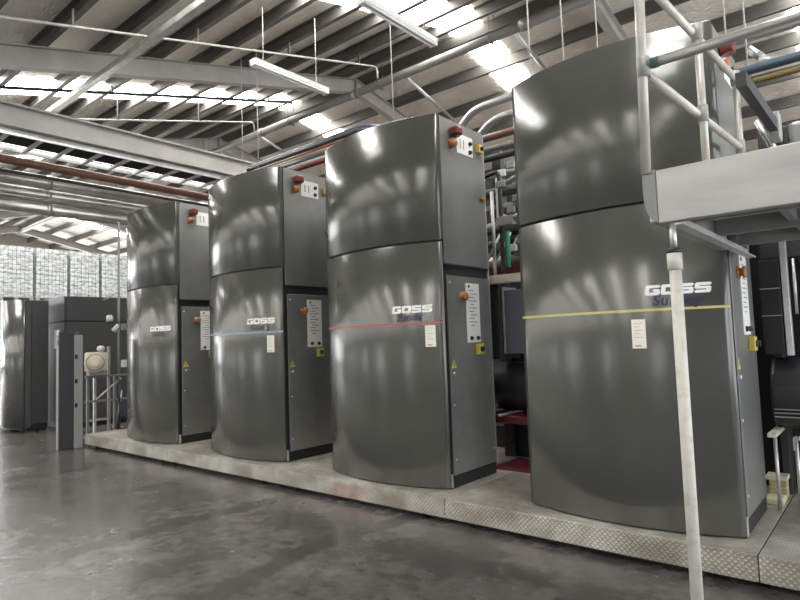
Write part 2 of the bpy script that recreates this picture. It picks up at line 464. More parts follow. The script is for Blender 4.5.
# ridge pipe with hangers, and conduits under the roof
PY, PZ = 9.35, 7.2
t = thing('service_pipe', 'thick grey pipe running along under the roof ridge', 'pipe', (-10, PY, PZ))
obj('pipe', MB().cyl((-30, PY, PZ), (6, PY, PZ), .085, 18), RIDGEM, t)
for x in (-20.5, -15, -11.2, -8.2, -5.4, -2.6, .3):
    b = MB(); b.box(x - .02, x + .02, PY - .1, PY + .1, PZ - .105, PZ - .085); b.cyl((x, PY - .095, PZ - .1), (x, PY - .095, PZ + .5), .007, 6); b.cyl((x, PY + .095, PZ - .1), (x, PY + .095, PZ + .5), .007, 6)
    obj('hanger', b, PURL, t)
for x in (-12.4, -8.9, -4.7): obj('coupling', MB().cyl((x - .09, PY, PZ), (x + .09, PY, PZ), .105, 18), RIDGEM, t)
b = MB(); b.box(-30, 6, PY + .22, PY + .34, PZ + .1, PZ + .16); b.box(-30, 6, PY + .22, PY + .226, PZ + .16, PZ + .2); b.box(-30, 6, PY + .334, PY + .34, PZ + .16, PZ + .2)
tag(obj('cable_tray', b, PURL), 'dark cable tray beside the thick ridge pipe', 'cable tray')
def conduit(x, y0, y1, off, r, label, m=GALV, drop=.25):
    t = thing('conduit', label, 'conduit', (x, y0, near_z(y0) + off))
    pts = smooth_path([(x, y0, near_z(y0) + off), (x, y1, near_z(y1) + off), (x, y1 + .02, near_z(y1) + off - drop)], 5, .12)
    obj('tube', MB().tube(pts, r, 10), m, t)
    yy = math.ceil(y0) + .4
    while yy < y1 - .2:
        z = near_z(yy) + off
        b = MB(); b.box(x - .02, x + .02, yy - .012, yy + .012, z + r, z + max(.04, .34 - off)); obj('clip', b, PURL, t); yy += 1.84
conduit(-8.1, -1.0, 9.15, .1, .02, 'thin white conduit crossing the upper left ceiling, ending in an elbow near the ridge', PALEPIPE)
conduit(-11.9, 4.25, 8.75, -.1, .018, 'second thin pale conduit, further left and lower, above the grey beam', PALEPIPE)
conduit(-11.1, -1.0, 9.3, .2, .03, 'dark conduit running in front of the skylight strip at upper left', DARKBG, .05)
# square tube along the hall under the near slope
ty = 3.98; tz = near_z(ty) - .1
b = MB(); b.box(-30, -2.2, ty - .05, ty + .05, tz - .05, tz + .05, .012); tag(obj('square_tube', b, GALV), 'galvanised square tube crossing under the long rafter at upper left', 'tube')
# fly braces on the far slope
for i, (xa, ya, xb, yb, lab) in enumerate(((-5.43, 10.25, -5.47, 11.75, 'thin grey strut under the far roof slope right of the bright skylight'),
                        (-8.29, 10.4, -8.38, 12.5, 'thin grey strut under the far roof slope above the red-striped cabinet'),
                        (-13.8, 10.2, -13.95, 11.45, 'thin grey strut under the far slope above the blue-striped cabinet'))):
    b = MB(); b.cyl((xa, ya, far_z(ya) + .2), (xb, yb, far_z(yb) + .2), .04, 10); tag(obj('roof_strut', b, GALV), lab, 'strut')

# batten lamps hung on wires (unlit)
def batten(x, y, z, label):
    t = thing('batten_light', label, 'light fitting', (x, y + .75, z - .05), 'batten lights hung from the roof')
    b = MB(); b.prism([(x - .055, z - .01), (x - .075, z + .05), (x + .075, z + .05), (x + .055, z - .01)], 'y', y, y + 1.5); obj('housing', b, WHITE, t)
    for s in (-.035, .035): obj('fluorescent_tube', MB().cyl((x + s, y + .03, z - .028), (x + s, y + 1.47, z - .028), .018, 12), TUBE, t)
    for yy in (y, y + 1.46):
        b = MB(); b.box(x - .065, x + .065, yy, yy + .04, z - .048, z - .006, .006); obj('lamp_holder', b, WHITE, t)
    for yy in (y + .2, y + 1.27):
        b = MB(); b.cyl((x, yy, z + .05), (x, yy, near_z(yy) + .36), .006, 6); obj('hanging_wire', b, PALEPIPE, t)
batten(-7.09, 5.21, 5.87, 'white batten light hanging on two wires above the two middle cabinets')
batten(-4.76, 5.12, 5.84, 'white batten light cut by the top edge of the photo, above the red-striped cabinet')

# thin drop rods behind the cabinets
for x, zlo, lab in ((-3.23, 4.3, 'thin drop rod just left of the yellow-striped cabinet'), (-2.8, 4.3, 'second thin drop rod above the yellow-striped cabinet, from its left edge'), (-2.39, 4.3, 'third thin drop rod above the yellow-striped cabinet, from its left edge'),
                    (-5.46, 4.7, 'thin drop rod above the red-striped cabinet'), (-8.72, 4.7, 'thin drop rod above the blue-striped cabinet'), (-9.2, 4.7, 'thin drop rod behind the blue-striped cabinet, left of its neighbour'),
                    (-.95, 4.05, 'thin drop rod above the scaffold rail at upper right'), (-1.12, 4.05, 'thin drop rod just left of the one above the scaffold rail')):
    yy = 6.5 if x < -2 else 6.6
    b = MB(); b.cyl((x, yy, zlo), (x, yy, near_z(yy) + .60), .008, 8); tag(obj('drop_rod', b, PALEPIPE), lab, 'rod')

# big grey beam and cable ladder at upper left
t = thing('crane_beam', 'big pale grey steel beam running at upper left towards the blue-striped cabinet', 'beam', (-9.95, 3, 5.03))
b = MB(); b.box(-9.97, -9.95, .4, 9.3, 5.06, 5.37); obj('web', b, BEAMM, t)
b = MB(); b.box(-10.06, -9.86, .4, 9.3, 5.36, 5.39); obj('flange', b, BEAMM, t)
b = MB(); b.box(-10.06, -9.86, .4, 9.3, 5.03, 5.06); obj('flange', b, BEAMM, t)
t = thing('cable_ladder', 'grey steel cable ladder with open rungs under the big beam', 'cable ladder', (-10.4, 3, 4.95))
for x in (-9.99, -10.83):
    b = MB(); b.box(x - .015, x + .015, .4, 9, 4.93, 5.02); obj('side_rail', b, GALV, t)
yy = .6
while yy < 8.8:
    b = MB(); b.box(-10.815, -10.005, yy - .03, yy + .03, 4.93, 4.965); obj('rung', b, RUNG, t); yy += .46
for k in range(7):
    xx = -10.06 - .085 * k
    tag(obj('cable', MB().cyl((xx, .5, 5.012), (xx, 9, 5.012), .041, 10), RUBBER), 'thick black cable lying side by side with others on the cable ladder', 'cable', 'cables on the ladder')
t = thing('strip_light', 'lit white strip light running along the outer side of the cable ladder', 'light fitting', (-10.74, 2, 5.03))
b = MB(); b.box(-10.80, -10.68, .5, 6.9, 5.05, 5.09); obj('housing', b, WHITE, t)
b = MB(); b.box(-10.79, -10.69, .5, 6.9, 5.03, 5.05, .008); obj('diffuser', b, LIT, t)
tag(obj('pipe', MB().cyl((-11.15, .4, 4.9), (-11.15, 9.5, 4.84), .075, 16), BROWN), 'red-brown painted pipe running beside the cable ladder', 'pipe')
tag(obj('pipe', MB().cyl((-11.15, .4, 4.70), (-11.15, 9.5, 4.66), .03, 12), DARKBG), 'thin dark pipe just below the red-brown pipe', 'pipe')
def duct(x, z, r, label):
    t = thing('duct', label, 'duct', (x, 2, z - r))
    obj('duct_run', MB().cyl((x, .4, z), (x, 9.5, z), r, 28), DUCT, t)
    for yy in (.9, 4.0, 7.1): obj('joint_band', MB().cyl((x, yy - .04, z), (x, yy + .04, z), r + .012, 28), DUCT, t)
duct(-11.6, 4.715, .125, 'silver round duct nearest the red-brown pipe, at upper left')
duct(-11.6, 4.475, .075, 'thinner silver duct between the two larger ones at left')
duct(-11.6, 4.225, .115, 'lowest silver round duct at left, over the pallet stacks')
duct(-12.05, 4.60, .2, 'large silver duct half hidden behind the other three at left')

# ---------------------------------------------------------------- the plinth
ZP = .217; PYF = 4.349
secs = [(-10.86, -8.045, 'checker plate platform section under the cabinet farthest left'),
        (-8.045, -5.645, 'checker plate platform section under the blue-striped cabinet'),
        (-5.645, -3.21, 'checker plate platform section with a red splash, under the red-striped cabinet'),
        (-3.21, -.775, 'checker plate platform section under the yellow-striped cabinet'),
        (-.775, 1.665, 'checker plate platform section at the right edge, beyond the yellow-striped cabinet')]
for a, c, lab in secs:
    t = thing('platform', lab, 'platform', ((a + c) / 2, 6, 0), None)
    g = .004
    b = MB(); b.box(a + g, c - g, PYF, 9.0, ZP - .012, ZP, .003); obj('tread_plate', b, CHECK, t)
    b = MB(); b.box(a + g, c - g, PYF, PYF + .012, .05, ZP - .0125); obj('riser_plate', b, CHECK, t)
    b = MB(); b.box(a + .05, c - .05, PYF + .1, 8.9, 0.0, ZP - .013); obj('base_frame', b, BLACK, t)
    for x in (a + .3, c - .3):
        b = MB(); b.cyl((x, PYF + .07, 0), (x, PYF + .07, .06), .02, 10); obj('foot', b, BLACK, t)
b = MB(); b.box(-10.856, -10.844, PYF + .013, 9.0, .05, ZP - .013)
ob = obj('riser_plate', b, CHECK, [o for o in bpy.data.objects if o.name == 'platform'][0])

# ---------------------------------------------------------------- press cabinets
W, D, ZT, ZS, YF, BULGE = 1.617, .852, 3.878, 2.605, 4.629, .172
XC = [-9.89, -7.393, -4.955, -2.495]
def yf(x, x0):
    s = 2 * (x - x0) / W - 1; return YF - BULGE * (1 - s * s)
def curve(x0, off=0., a=0., c=W, n=28):
    return [(x0 + a + (c - a) * i / n, yf(x0 + a + (c - a) * i / n, x0) + off) for i in range(n + 1)]
def curved_door(x0, z0, z1, th, ret):
    """a bowed sheet-steel door: outer skin, folded returns and rounded edges"""
    b = MB(); n = 40; e = .006
    pr = [(x0 + W * i / n) for i in range(n + 1)]
    zs = [z0, z0 + e, z1 - e, z1]; ins = [e, 0, 0, e]
    rows = []
    for z, q in zip(zs, ins):
        rows.append([b.bm.verts.new((min(max(x, x0 + q), x0 + W - q), yf(x, x0) + q, z)) for x in pr])
    for A, B in zip(rows, rows[1:]):
        for i in range(n):
            f = b.bm.faces.new((A[i], A[i + 1], B[i + 1], B[i])); f.smooth = True
    back = [[b.bm.verts.new((x, max(yf(x, x0) + th, YF + ret if i in (0, n) else yf(x, x0) + th), z)) for i, x in enumerate(pr)] for z in (z0, z1)]
    for i in range(n):
        b.bm.faces.new((back[0][i], back[1][i], back[1][i + 1], back[0][i + 1]))
        b.bm.faces.new((rows[0][i], back[0][i], back[0][i + 1], rows[0][i + 1]))
        b.bm.faces.new((rows[-1][i], rows[-1][i + 1], back[1][i + 1], back[1][i]))
    for i in (0, n):
        b.bm.faces.new([r[i] for r in rows] + [back[1][i], back[0][i]])
    return b
def goss(x0, xa, z, h, y_off=.004):
    """block capitals G O S S as rounded strokes wrapped on the bowed door"""
    t = .29                                   # stroke / height, horizontal
    tv = .36
    glyph = {
        'G': [(0, .0, tv, 1.), (0, 1 - t, 1.36, 1.), (0, 0, 1.36, t), (1.36 - tv * 1.2, 0, 1.36, .58), (.66, .36, 1.36, .60)],
        'O': [(0, 0, tv * 1.1, 1.), (1.36 - tv * 1.1, 0, 1.36, 1.), (0, 1 - t, 1.36, 1.), (0, 0, 1.36, t)],
        'S': [(0, 1 - t, 1.36, 1.), (0, .38, tv * 1.1, 1.), (0, .38, 1.36, .38 + t * .9), (1.36 - tv * 1.1, 0, 1.36, .38 + t * .9), (0, 0, 1.36, t)]}
    b = MB(); x = xa
    for ch in 'GOSS':
        for u0, v0, u1, v1 in glyph[ch]:
            xa_, xb_ = x + u0 * h, x + u1 * h
            steps = 4
            cut = .12 * h
            za, zb = z + v0 * h, z + v1 * h
            poly = [(xa_ + cut, za), (xb_ - cut, za), (xb_, za + cut), (xb_, zb - cut), (xb_ - cut, zb), (xa_ + cut, zb), (xa_, zb - cut), (xa_, za + cut)]
            b.prism(poly, 'y', -.0015, 0)
        x += 1.36 * h + .07 * h
    for v in b.bm.verts:
        v.co.x += .14 * (v.co.z - z); v.co.y += yf(v.co.x, x0) - .0015
    return b
def text_mesh(s, size, x0, xa, z, shear=.25, offset=.012):
    cu = bpy.data.curves.new('txt', 'FONT'); cu.body = s; cu.size = size; cu.shear = shear; cu.offset = offset; cu.extrude = .0008; cu.space_character = 1.08
    o = bpy.data.objects.new('txt', cu); COL.objects.link(o)
    dg = bpy.context.evaluated_depsgraph_get(); me = o.evaluated_get(dg).to_mesh()
    b = MB(); b.bm.from_mesh(me); o.evaluated_get(dg).to_mesh_clear()
    bpy.data.objects.remove(o); bpy.data.curves.remove(cu)
    for v in b.bm.verts:
        p = v.co.copy(); X = xa + p.x
        v.co = Vector((X, yf(X, x0) - .0015 - p.z, z + p.y))
    return b
def strip(x0, a, c, z0, z1, th=.0012):
    b = MB(); n = 30
    P = curve(x0, -th, a, c, n); Q = curve(x0, .001, a, c, n)
    b.prism(P + Q[::-1], 'z', z0, z1); return b

def press_cabinet(i, label):
    x0 = XC[i]; xr = x0 + W
    t = thing('press_cabinet', label, 'printing press cabinet', (x0 + W / 2, YF + D / 2, ZP), 'press cabinets in a row on the platform')
    b = MB(); P = curve(x0, .03, .012, W - .02, 24)
    b.prism(P + [(xr - .02, YF + D), (x0 + .012, YF + D)], 'z', ZP, ZT - .02); obj('body', b, BLACK, t)
    b = MB(); P = curve(x0, .012, .006, W - .004, 24)
    b.prism(P + [(xr - .004, YF + D), (x0 + .006, YF + D)], 'z', ZT - .02, ZT - .004); obj('top_panel', b, CAB, t)
    obj('curved_door', curved_door(x0, ZP + .012, ZS - .008, .012, .010), CAB, t)
    obj('curved_door', curved_door(x0, ZS + .008, ZT, .012, .040), CAB, t)
    b = MB(); b.box(x0, x0 + .012, YF + .05, YF + D, ZP + .06, ZT - .03, .003); obj('side_panel', b, DOORM, t)
    # service doors on the right flank
    ya, yb = YF + .052, YF + D - .004
    b = MB(); b.box(xr - .02, xr, ya, yb, 2.385, ZT - .008, .004); obj('service_door', b, DOORM, t)
    b = MB(); b.box(xr - .02, xr, YF + .078, yb, .335, 2.272, .004); lower = obj('service_door', b, DOORM, t)
    b = MB(); b.box(xr - .02, xr - .008, YF + .02, yb, ZP, .325); obj('kick_plate', b, BLACK, t)
    b = MB(); b.box(xr - .02, xr + .006, ya, yb, 2.365, 2.38, .003); obj('drip_ledge', b, BLACK, t)
    b = MB(); b.box(xr - .03, xr - .004, YF + D - .002, YF + D + .02, ZP + .1, ZT - .02, .004); obj('corner_strip', b, STEELG, t)
    # signal lamps and control plate on the upper door
    b = MB(); b.box(xr, xr + .105, 4.835, 4.945, 3.70, 3.79, .022, 3); b.cyl((xr + .052, 4.89, 3.69), (xr + .052, 4.89, 3.7), .04, 16); obj('signal_lamp', b, RED, t, 'red signal lamp')
    b = MB(); b.lathe([(.042, 0), (.046, .02), (.044, .05), (.03, .068), (.005, .075)], (xr, 4.86, 3.62), 'x', 20); obj('signal_lamp', b, AMBER, t, 'amber round lamp')
    b = MB(); b.box(xr, xr + .006, 4.965, 5.262, 3.555, 3.765, .002); pl = obj('control_plate', b, WHITE, t)
    for yy, zz in ((5.205, 3.695), (5.2, 3.602)):
        b = MB(); b.lathe([(.024, .006), (.024, .016), (.018, .018), (.017, .032), (.004, .034)], (xr, yy, zz), 'x', 18); obj('push_button', b, BLACK, pl)
    for yy in (5.02, 5.08):
        b = MB(); b.box(xr + .006, xr + .0068, yy, yy + .02, 3.61, 3.71); obj('printed_text', b, STEELG, pl)
    def switch(yc, zc, s):
        b = MB(); b.box(xr, xr + .045, yc - s, yc + s, zc - s * 1.1, zc + s * 1.1, .006); sw = obj('rotary_switch', b, YEL, t, 'yellow rotary switch')
        b = MB(); b.lathe([(s * .55, .045), (s * .55, .055), (s * .45, .06), (s * .3, .06)], (xr, yc, zc), 'x', 18); b.box(xr + .05, xr + .075, yc - .008, yc + .008, zc - s * .5, zc + s * .5, .003); obj('knob', b, BLACK, sw)
    switch(5.375, 3.675, .042)
    # warm coloured latch on the upper door
    b = MB(); b.cyl((xr, 5.42, 3.14), (xr + .012, 5.42, 3.14), .028, 14); b.box(xr + .012, xr + .03, 5.36, 5.45, 3.125, 3.155, .006); obj('latch', b, BRASS, t, 'orange latch')
    # lower door fittings
    b = MB(); b.lathe([(.05, 0), (.05, .012), (.03, .014), (.03, .03), (.046, .036), (.044, .052), (.02, .058)], (xr, 4.955, 2.065), 'x', 22); obj('stop_button', b, BRASS, t, 'orange mushroom stop button')
    b = MB(); b.box(xr, xr + .006, 5.018, 5.265, 1.60, 2.208, .002); ip = obj('instruction_plate', b, WHITE, t)
    for k in range(11):
        zz = 2.13 - k * .036
        b = MB(); b.box(xr + .006, xr + .0066, 5.06 + .03 * (k % 3 == 1), 5.16 + .05 * (k % 2), zz, zz + .009); obj('printed_text', b, MIDMACH, ip)
    for yy in (5.085, 5.205):
        b = MB(); b.lathe([(.022, .006), (.022, .016), (.016, .018), (.015, .03), (.004, .032)], (xr, yy, 1.645), 'x', 18); obj('push_button', b, BLACK, ip)
    b = MB(); b.cyl((xr + .006, 5.07, 2.175), (xr + .012, 5.07, 2.175), .014, 12); obj('screw', b, DARKBG, ip)
    switch(5.212, 1.53, .05)
    b = MB(); b.prism([(4.72, 1.36), (4.812, 1.36), (4.766, 1.445)], 'x', xr, xr + .002); wt = obj('warning_triangle', b, YEL, t)
    b = MB(); b.box(xr + .002, xr + .0026, 4.761, 4.771, 1.375, 1.415); obj('warning_mark', b, BLACK, wt)
    b = MB(); b.lathe([(.018, 0), (.018, .008), (.012, .012), (.003, .012)], (xr, 4.768, 1.305), 'x', 16); obj('keylock', b, GALV, t)
    for yy, zz in ((4.745, 2.2), (4.745, .48), (5.44, .48), (4.745, 1.0)):
        b = MB(); b.lathe([(.012, 0), (.01, .006), (.002, .008)], (xr, yy, zz), 'x', 12); obj('screw', b, GALV, t)
    b = MB(); b.box(xr - .012, xr + .004, YF + .022, YF + .05, ZP + .012, ZP + .14, .004); obj('corner_bumper', b, GALV, t)
    return t
LAB = ['dark grey bow-fronted press cabinet farthest left of the row, with a faint grey stripe',
       'dark grey bow-fronted press cabinet with a thin light blue stripe',
       'dark grey bow-fronted press cabinet with a thin red stripe',
       'dark grey bow-fronted press cabinet with a thin yellow stripe, the largest and nearest']
base = press_cabinet(0, LAB[0])
cabs = [base] + [dup(base, (XC[i] - XC[0], 0, 0), LAB[i]) for i in (1, 2, 3)]
# stripe, lettering and the taped notice of each
for i, (sm, word, wm, pa) in enumerate(((S_GRY, 'Sunday', NAVYW, None), (S_BLU, 'Sund y', NAVYW, (1.40, 1.50, 1.555, 1.765)), (S_RED, 'Sunda', NAVY, (1.435, 1.535, 1.575, 1.785)), (S_YEL, 'Sunday', NAVY, (.985, 1.082, 1.528, 1.742)))):
    x0 = XC[i]; t = cabs[i]
    obj('stripe', strip(x0, .003, W - .003, 1.798, 1.816 if i else 1.806), sm, t)
    obj('maker_lettering', goss(x0, x0 + 1.09, 1.912, .074), LETTER, t, 'white block lettering')
    obj('model_lettering', text_mesh(word, .106, x0, x0 + 1.135, 1.838, .22, .0032), wm, t, 'navy slanted lettering')
    if pa:
        a, c, z0, z1 = pa
        pn = obj('paper_notice', strip(x0, a, c, z0, z1, .0015), PAPER, t, 'white paper notice taped to the door')
        for k in range(5):
            zz = z1 - .03 - k * .026
            obj('printed_text', strip(x0, a + .015, c - .02 - .02 * (k % 2), zz, zz + .003, .002), MIDMACH, pn)
        obj('printed_text', strip(x0, a + .02, c - .035, z0 + .014, z0 + .022, .002), PRINT, pn)

# ---------------------------------------------------------------- machinery behind the cabinets
for i in range(4):
    x0 = XC[i]
    lab = ['dark printing tower behind the cabinet farthest left', 'dark printing tower behind the blue-striped cabinet', 'dark printing tower behind the red-striped cabinet, seen through the gap', 'dark printing tower behind the yellow-striped cabinet, at the right edge'][i]
    t = thing('printing_tower', lab, 'printing tower', (x0 + .7, 7.4, ZP))
    b = MB(); b.box(x0 - .1, x0 + 1.25, 6.75, 8.3, ZP, 3.75, .01); obj('side_frame', b, DARKBG, t)
    b = MB(); b.box(x0 + .05, x0 + 1.1, 6.70, 6.75, .5, 2.1, .006); obj('cover', b, MIDMACH, t)
    for k in range(4):
        z = 2.3 + k * .34
        b = MB(); b.cyl((x0 + 1.25, 7.0, z), (x0 + 2.0, 7.0, z), .09, 18); obj('roller', b, ROLL, t)
        b = MB(); b.box(x0 + 1.25, x0 + 1.33, 6.86, 7.14, z - .14, z + .14, .01); obj('bearing_block', b, MIDMACH, t)

# gap between the red-striped and the yellow-striped cabinet
def bar(x0, x1, y0, y1, z0, z1, m, name, label, cat, bev=.004):
    b = MB(); b.box(x0, x1, y0, y1, z0, z1, bev); return tag(obj(name, b, m), label, cat)
t = thing('ink_unit', 'inking unit with cream beam and black roller in the gap right of the red-striped cabinet', 'ink unit', (-3.3, 6, ZP))
def part(name, f, m, par=None, label=None):
    b = MB(); f(b); return obj(name, b, m, par or t, label)
part('cross_beam', lambda b: b.box(-3.72, -2.75, 5.62, 5.74, 2.235, 2.325, .006), CREAM, label='cream cross beam')
def legs(b): 
    b.box(-3.72, -3.60, 6.3, 6.42, ZP, 3.95, .006)
part('upright', legs, DARKBG)
part('upright', lambda b: b.box(-2.95, -2.83, 6.3, 6.42, ZP, 3.95, .006), DARKBG)
part('electrics_box', lambda b: b.box(-3.32, -2.8, 5.75, 6.05, 1.46, 2.16, .01), BLUEBOX, label='blue-grey box')
part('box_edge', lambda b: b.box(-3.345, -3.321, 5.75, 6.05, 1.46, 2.2, .004), GALV)
part('spacer', lambda b: b.box(-3.52, -3.35, 5.70, 6.1, 1.40, 2.23, .004), DARKBG)
part('roller', lambda b: b.lathe([(.05, -.62), (.25, -.6), (.275, -.57), (.275, .57), (.25, .6), (.05, .62)], (-3.3, 6.12, 1.08), 'x', 40), ROLL)
part('guide_rail', lambda b: b.box(-3.36, -3.33, 5.58, 6.3, .79, .815, .003), GALV)
part('drip_tray', lambda b: b.box(-3.66, -2.85, 5.72, 6.4, .70, .78, .006), TRAYR, label='dark red drip tray')
part('tray_leg', lambda b: b.box(-3.64, -3.58, 5.8, 5.86, ZP, .70), DARKBG)
part('tray_leg', lambda b: b.box(-2.95, -2.89, 5.8, 5.86, ZP, .70), DARKBG)
part('back_plate', lambda b: b.box(-3.6, -2.95, 6.36, 6.4, ZP, 2.2), BLACK)
# pipes and clamps in the upper gap
part('riser_tube', lambda b: b.tube(smooth_path([(-3.52, 5.72, 3.46), (-3.30, 5.72, 3.50), (-3.29, 5.72, 3.40), (-3.29, 5.72, 2.33)], 5, .07), .024, 12), DARKBG)
part('riser_tube', lambda b: b.cyl((-3.43, 5.78, 2.33), (-3.43, 5.78, 3.3), .02, 12), GALV)
part('white_guard', lambda b: b.box(-3.43, -3.36, 5.86, 5.90, 3.0, 3.48, .008), WHITE)
part('pipe_clamp', lambda b: (b.box(-3.34, -3.12, 5.68, 5.76, 2.87, 2.98, .012), b.cyl((-3.2, 5.72, 2.93), (-2.9, 5.72, 2.99), .035, 12)), STEELG)
part('pipe_clamp', lambda b: (b.box(-3.32, -3.2, 5.68, 5.76, 3.30, 3.38, .012), b.cyl((-3.25, 5.72, 3.33), (-2.9, 5.72, 3.45), .03, 12)), STEELG)
part('hose', lambda b: b.cyl((-3.245, 5.76, 2.42), (-3.245, 5.76, 2.82), .028, 12), GREENP, label='green hose')
part('ink_tray', lambda b: b.box(-3.62, -2.9, 5.95, 6.3, 2.36, 2.46, .006), TRAYR, label='red ink tray')
part('shelf', lambda b: b.box(-3.70, -2.85, 6.0, 6.3, 2.86, 2.90, .004), DARKBG)
part('shelf', lambda b: b.box(-3.70, -2.85, 6.0, 6.3, 3.14, 3.20, .004), STEELG)
for k in range(6):
    z = 2.56 + k * .21
    part('cross_roller', lambda b: b.cyl((-3.75, 6.22, z), (-2.85, 6.22, z), .045 if k % 2 else .06, 14), (GALV, DARKBG, STEELG)[k % 3])
for k, (xx, zz) in enumerate(((-3.42, 3.02), (-3.30, 3.10), (-3.22, 3.22), (-3.4, 3.55), (-3.28, 3.62), (-3.5, 2.7), (-3.3, 2.66), (-3.18, 2.74))):
    part('bracket', lambda b: b.box(xx - .05, xx + .05, 5.95, 6.0, zz - .04, zz + .04, .01), (WHITE, STEELG, MIDMACH)[k % 3])
for k in range(3):
    part('brace', lambda b: b.cyl((-3.66 + .12 * k, 5.98, 2.52), (-3.46 + .14 * k, 5.98, 2.84), .014, 8), GALV)
bar(-3.5, -2.95, 5.62, 6.24, ZP + .001, ZP + .012, PINK, 'rubber_mat', 'magenta stained mat on the platform in the gap between cabinets', 'mat', .002)

# right of the yellow-striped cabinet
t = thing('folder_unit', 'dark press unit with a black roller cover at the right edge, behind the scaffold prop', 'press unit', (.2, 6.4, ZP))
part('control_box', lambda b: b.box(-.845, -.70, 5.62, 6.05, 1.43, 2.2, .006), BLACK, label='dark box with shelves')
for z in (1.74, 1.96): part('shelf_lip', lambda b: b.box(-.845, -.70, 5.605, 5.62, z, z + .008), STEELG)
part('upright', lambda b: b.box(-.69, -.645, 5.62, 5.70, 1.42, 2.35, .004), GALV)
part('upright', lambda b: b.box(-.84, -.78, 6.06, 6.3, ZP, 3.3, .004), DARKBG)
part('back_plate', lambda b: b.box(-1.05, .5, 6.32, 6.36, ZP, 2.5), BLACK)
part('gear_case', lambda b: b.box(-.84, -.60, 6.05, 6.31, 2.42, 3.40, .01), DARKBG)
part('header_beam', lambda b: b.box(-.845, .5, 5.75, 6.1, 2.22, 2.4, .006), DARKBG)
part('roller_cover', lambda b: b.lathe([(.2, -.55), (.285, -.54), (.295, -.51), (.295, .75), (.2, .77)], (-.28, 5.86, 1.10), 'x', 40), ROLL)
for z in (.93, .96, .99): part('cover_rib', lambda b: b.box(-.80, .3, 5.57, 5.60, z, z + .008), STEELG)
part('guide_rail', lambda b: b.box(-.83, -.77, 5.36, 6.25, .80, .83, .004), CREAM, label='cream rail under the roller')
part('guide_rail', lambda b: b.box(-.62, -.57, 5.30, 6.25, .80, .83, .004), CREAM, label='cream rail under the roller')
for xx, yy in ((-.80, 5.5), (-.595, 5.42), (-.66, 5.5), (-.60, 6.2), (-.80, 6.2)):
    part('rail_leg', lambda b: b.cyl((xx, yy, ZP), (xx, yy, .80), .014, 10), GALV)
for k in range(5):
    xx = -.61 + k * .06
    part('hanging_tube', lambda b: b.cyl((xx, 5.7, 1.75 - .05 * (k % 2)), (xx, 5.7, 2.2), .012, 8), GALV)
part('wall_socket', lambda b: b.box(-.80, -.76, 6.29, 6.32, .55, .66, .004), WHITE)
t = thing('timber_block', 'raw timber block topped by a short board on the platform at the right edge', 'wood block', (-.86, 6.0, ZP))
part('block', lambda b: b.box(-.925, -.80, 5.90, 6.02, ZP, .365, .004), WOOD)
part('board', lambda b: b.box(-.945, -.79, 5.87, 6.03, .365, .40, .004), CREAM)
b = MB(); b.box(-.93, -.79, 5.62, 5.82, ZP, ZP + .055, .018, 3); tag(obj('foam_pad', b, FOAM), 'yellow foam pad lying on the platform beside the nearest cabinet', 'pad')

# high-level pipes behind the cabinets
def run(y, z, x0, x1, r, m, label, name='pipe'):
    tag(obj(name, MB().cyl((x0, y, z), (x1, y, z), r, 14), m), label, 'pipe')
run(6.6, 4.88, -9.3, -5.2, .035, REDP, 'red pipe in the bundle above the blue-striped cabinet')
run(6.52, 4.79, -9.3, -5.2, .04, YELP, 'yellow pipe in the bundle above the blue-striped cabinet')
run(6.44, 4.70, -9.3, -5.2, .045, NAVP, 'navy pipe in the bundle above the blue-striped cabinet')
run(6.36, 4.61, -9.3, -5.2, .03, STEELG, 'grey pipe in the bundle above the blue-striped cabinet')
run(6.28, 4.52, -9.3, -5.2, .04, REDP, 'lowest, dark red pipe in the bundle above the blue-striped cabinet')
t = thing('cable_tray', 'dark blue-grey cable tray with a bend, above the coloured pipes', 'cable tray', (-8, 7, 5.1))
P = smooth_path([(-9.6, 7, 5.18), (-6.45, 7, 5.20), (-6.05, 7, 5.02), (-5.9, 7, 4.6)], 6, .25)
part('tray_tube', lambda b: b.tube(P, .05, 12), NAVP); part('tray_tube', lambda b: b.tube([p + Vector((0, .12, .02)) for p in P], .05, 12), GALV)
part('tray_tube', lambda b: b.tube([p + Vector((0, -.1, -.08)) for p in P], .04, 12), DARKBG)
run(6.0, 4.02, -4.6, -2.0, .045, ORNP, 'orange-red pipe behind the gap right of the red-striped cabinet')
run(6.05, 3.90, -4.6, -2.0, .03, STEELG, 'thin grey pipe under the orange-red one')
run(6.1, 3.80, -4.6, -2.0, .04, DARKBG, 'dark pipe under the orange-red one')
t = thing('silver_duct', 'silver flat duct with two swan necks rising behind the red-striped cabinet', 'duct', (-3.8, 6.4, 4.2))
for dz, dx in ((0, 0), (-.21, .26)):
    part('swan_neck', lambda b: b.tube(smooth_path([(-4.4 + dx, 6.4, 4.1 + dz), (-4.25 + dx, 6.4, 4.42 + dz), (-4.0 + dx, 6.4, 4.60 + dz), (-3.2 + dx, 6.4, 4.62 + dz), (-2.4, 6.4, 4.64 + dz)], 6, .15), .048, 14), ALU)
run(6.4, 4.11, -1.6, 3.5, .045, BLUP, 'blue pipe at upper right above the scaffold')
run(6.42, 4.0, -1.6, 3.5, .03, YELP, 'yellow pipe under the blue one at upper right')
run(6.8, 4.60, -1.6, 3.5, .045, ALU, 'silver pipe at upper right, above the blue pipe')
t = thing('valve', 'small white pipe valve at upper right', 'valve', (-.86, 6.7, 4.3))
part('body', lambda b: b.cyl((-.95, 6.72, 4.45), (-.82, 6.72, 4.3), .04, 12), ALU); part('handle', lambda b: b.cyl((-.86, 6.66, 4.28), (-.72, 6.66, 4.24), .03, 10), ALU)
t = thing('channel_arm', 'grey steel channel arm with an end block behind the scaffold at upper right', 'arm', (-.66, 5.2, 3.2))
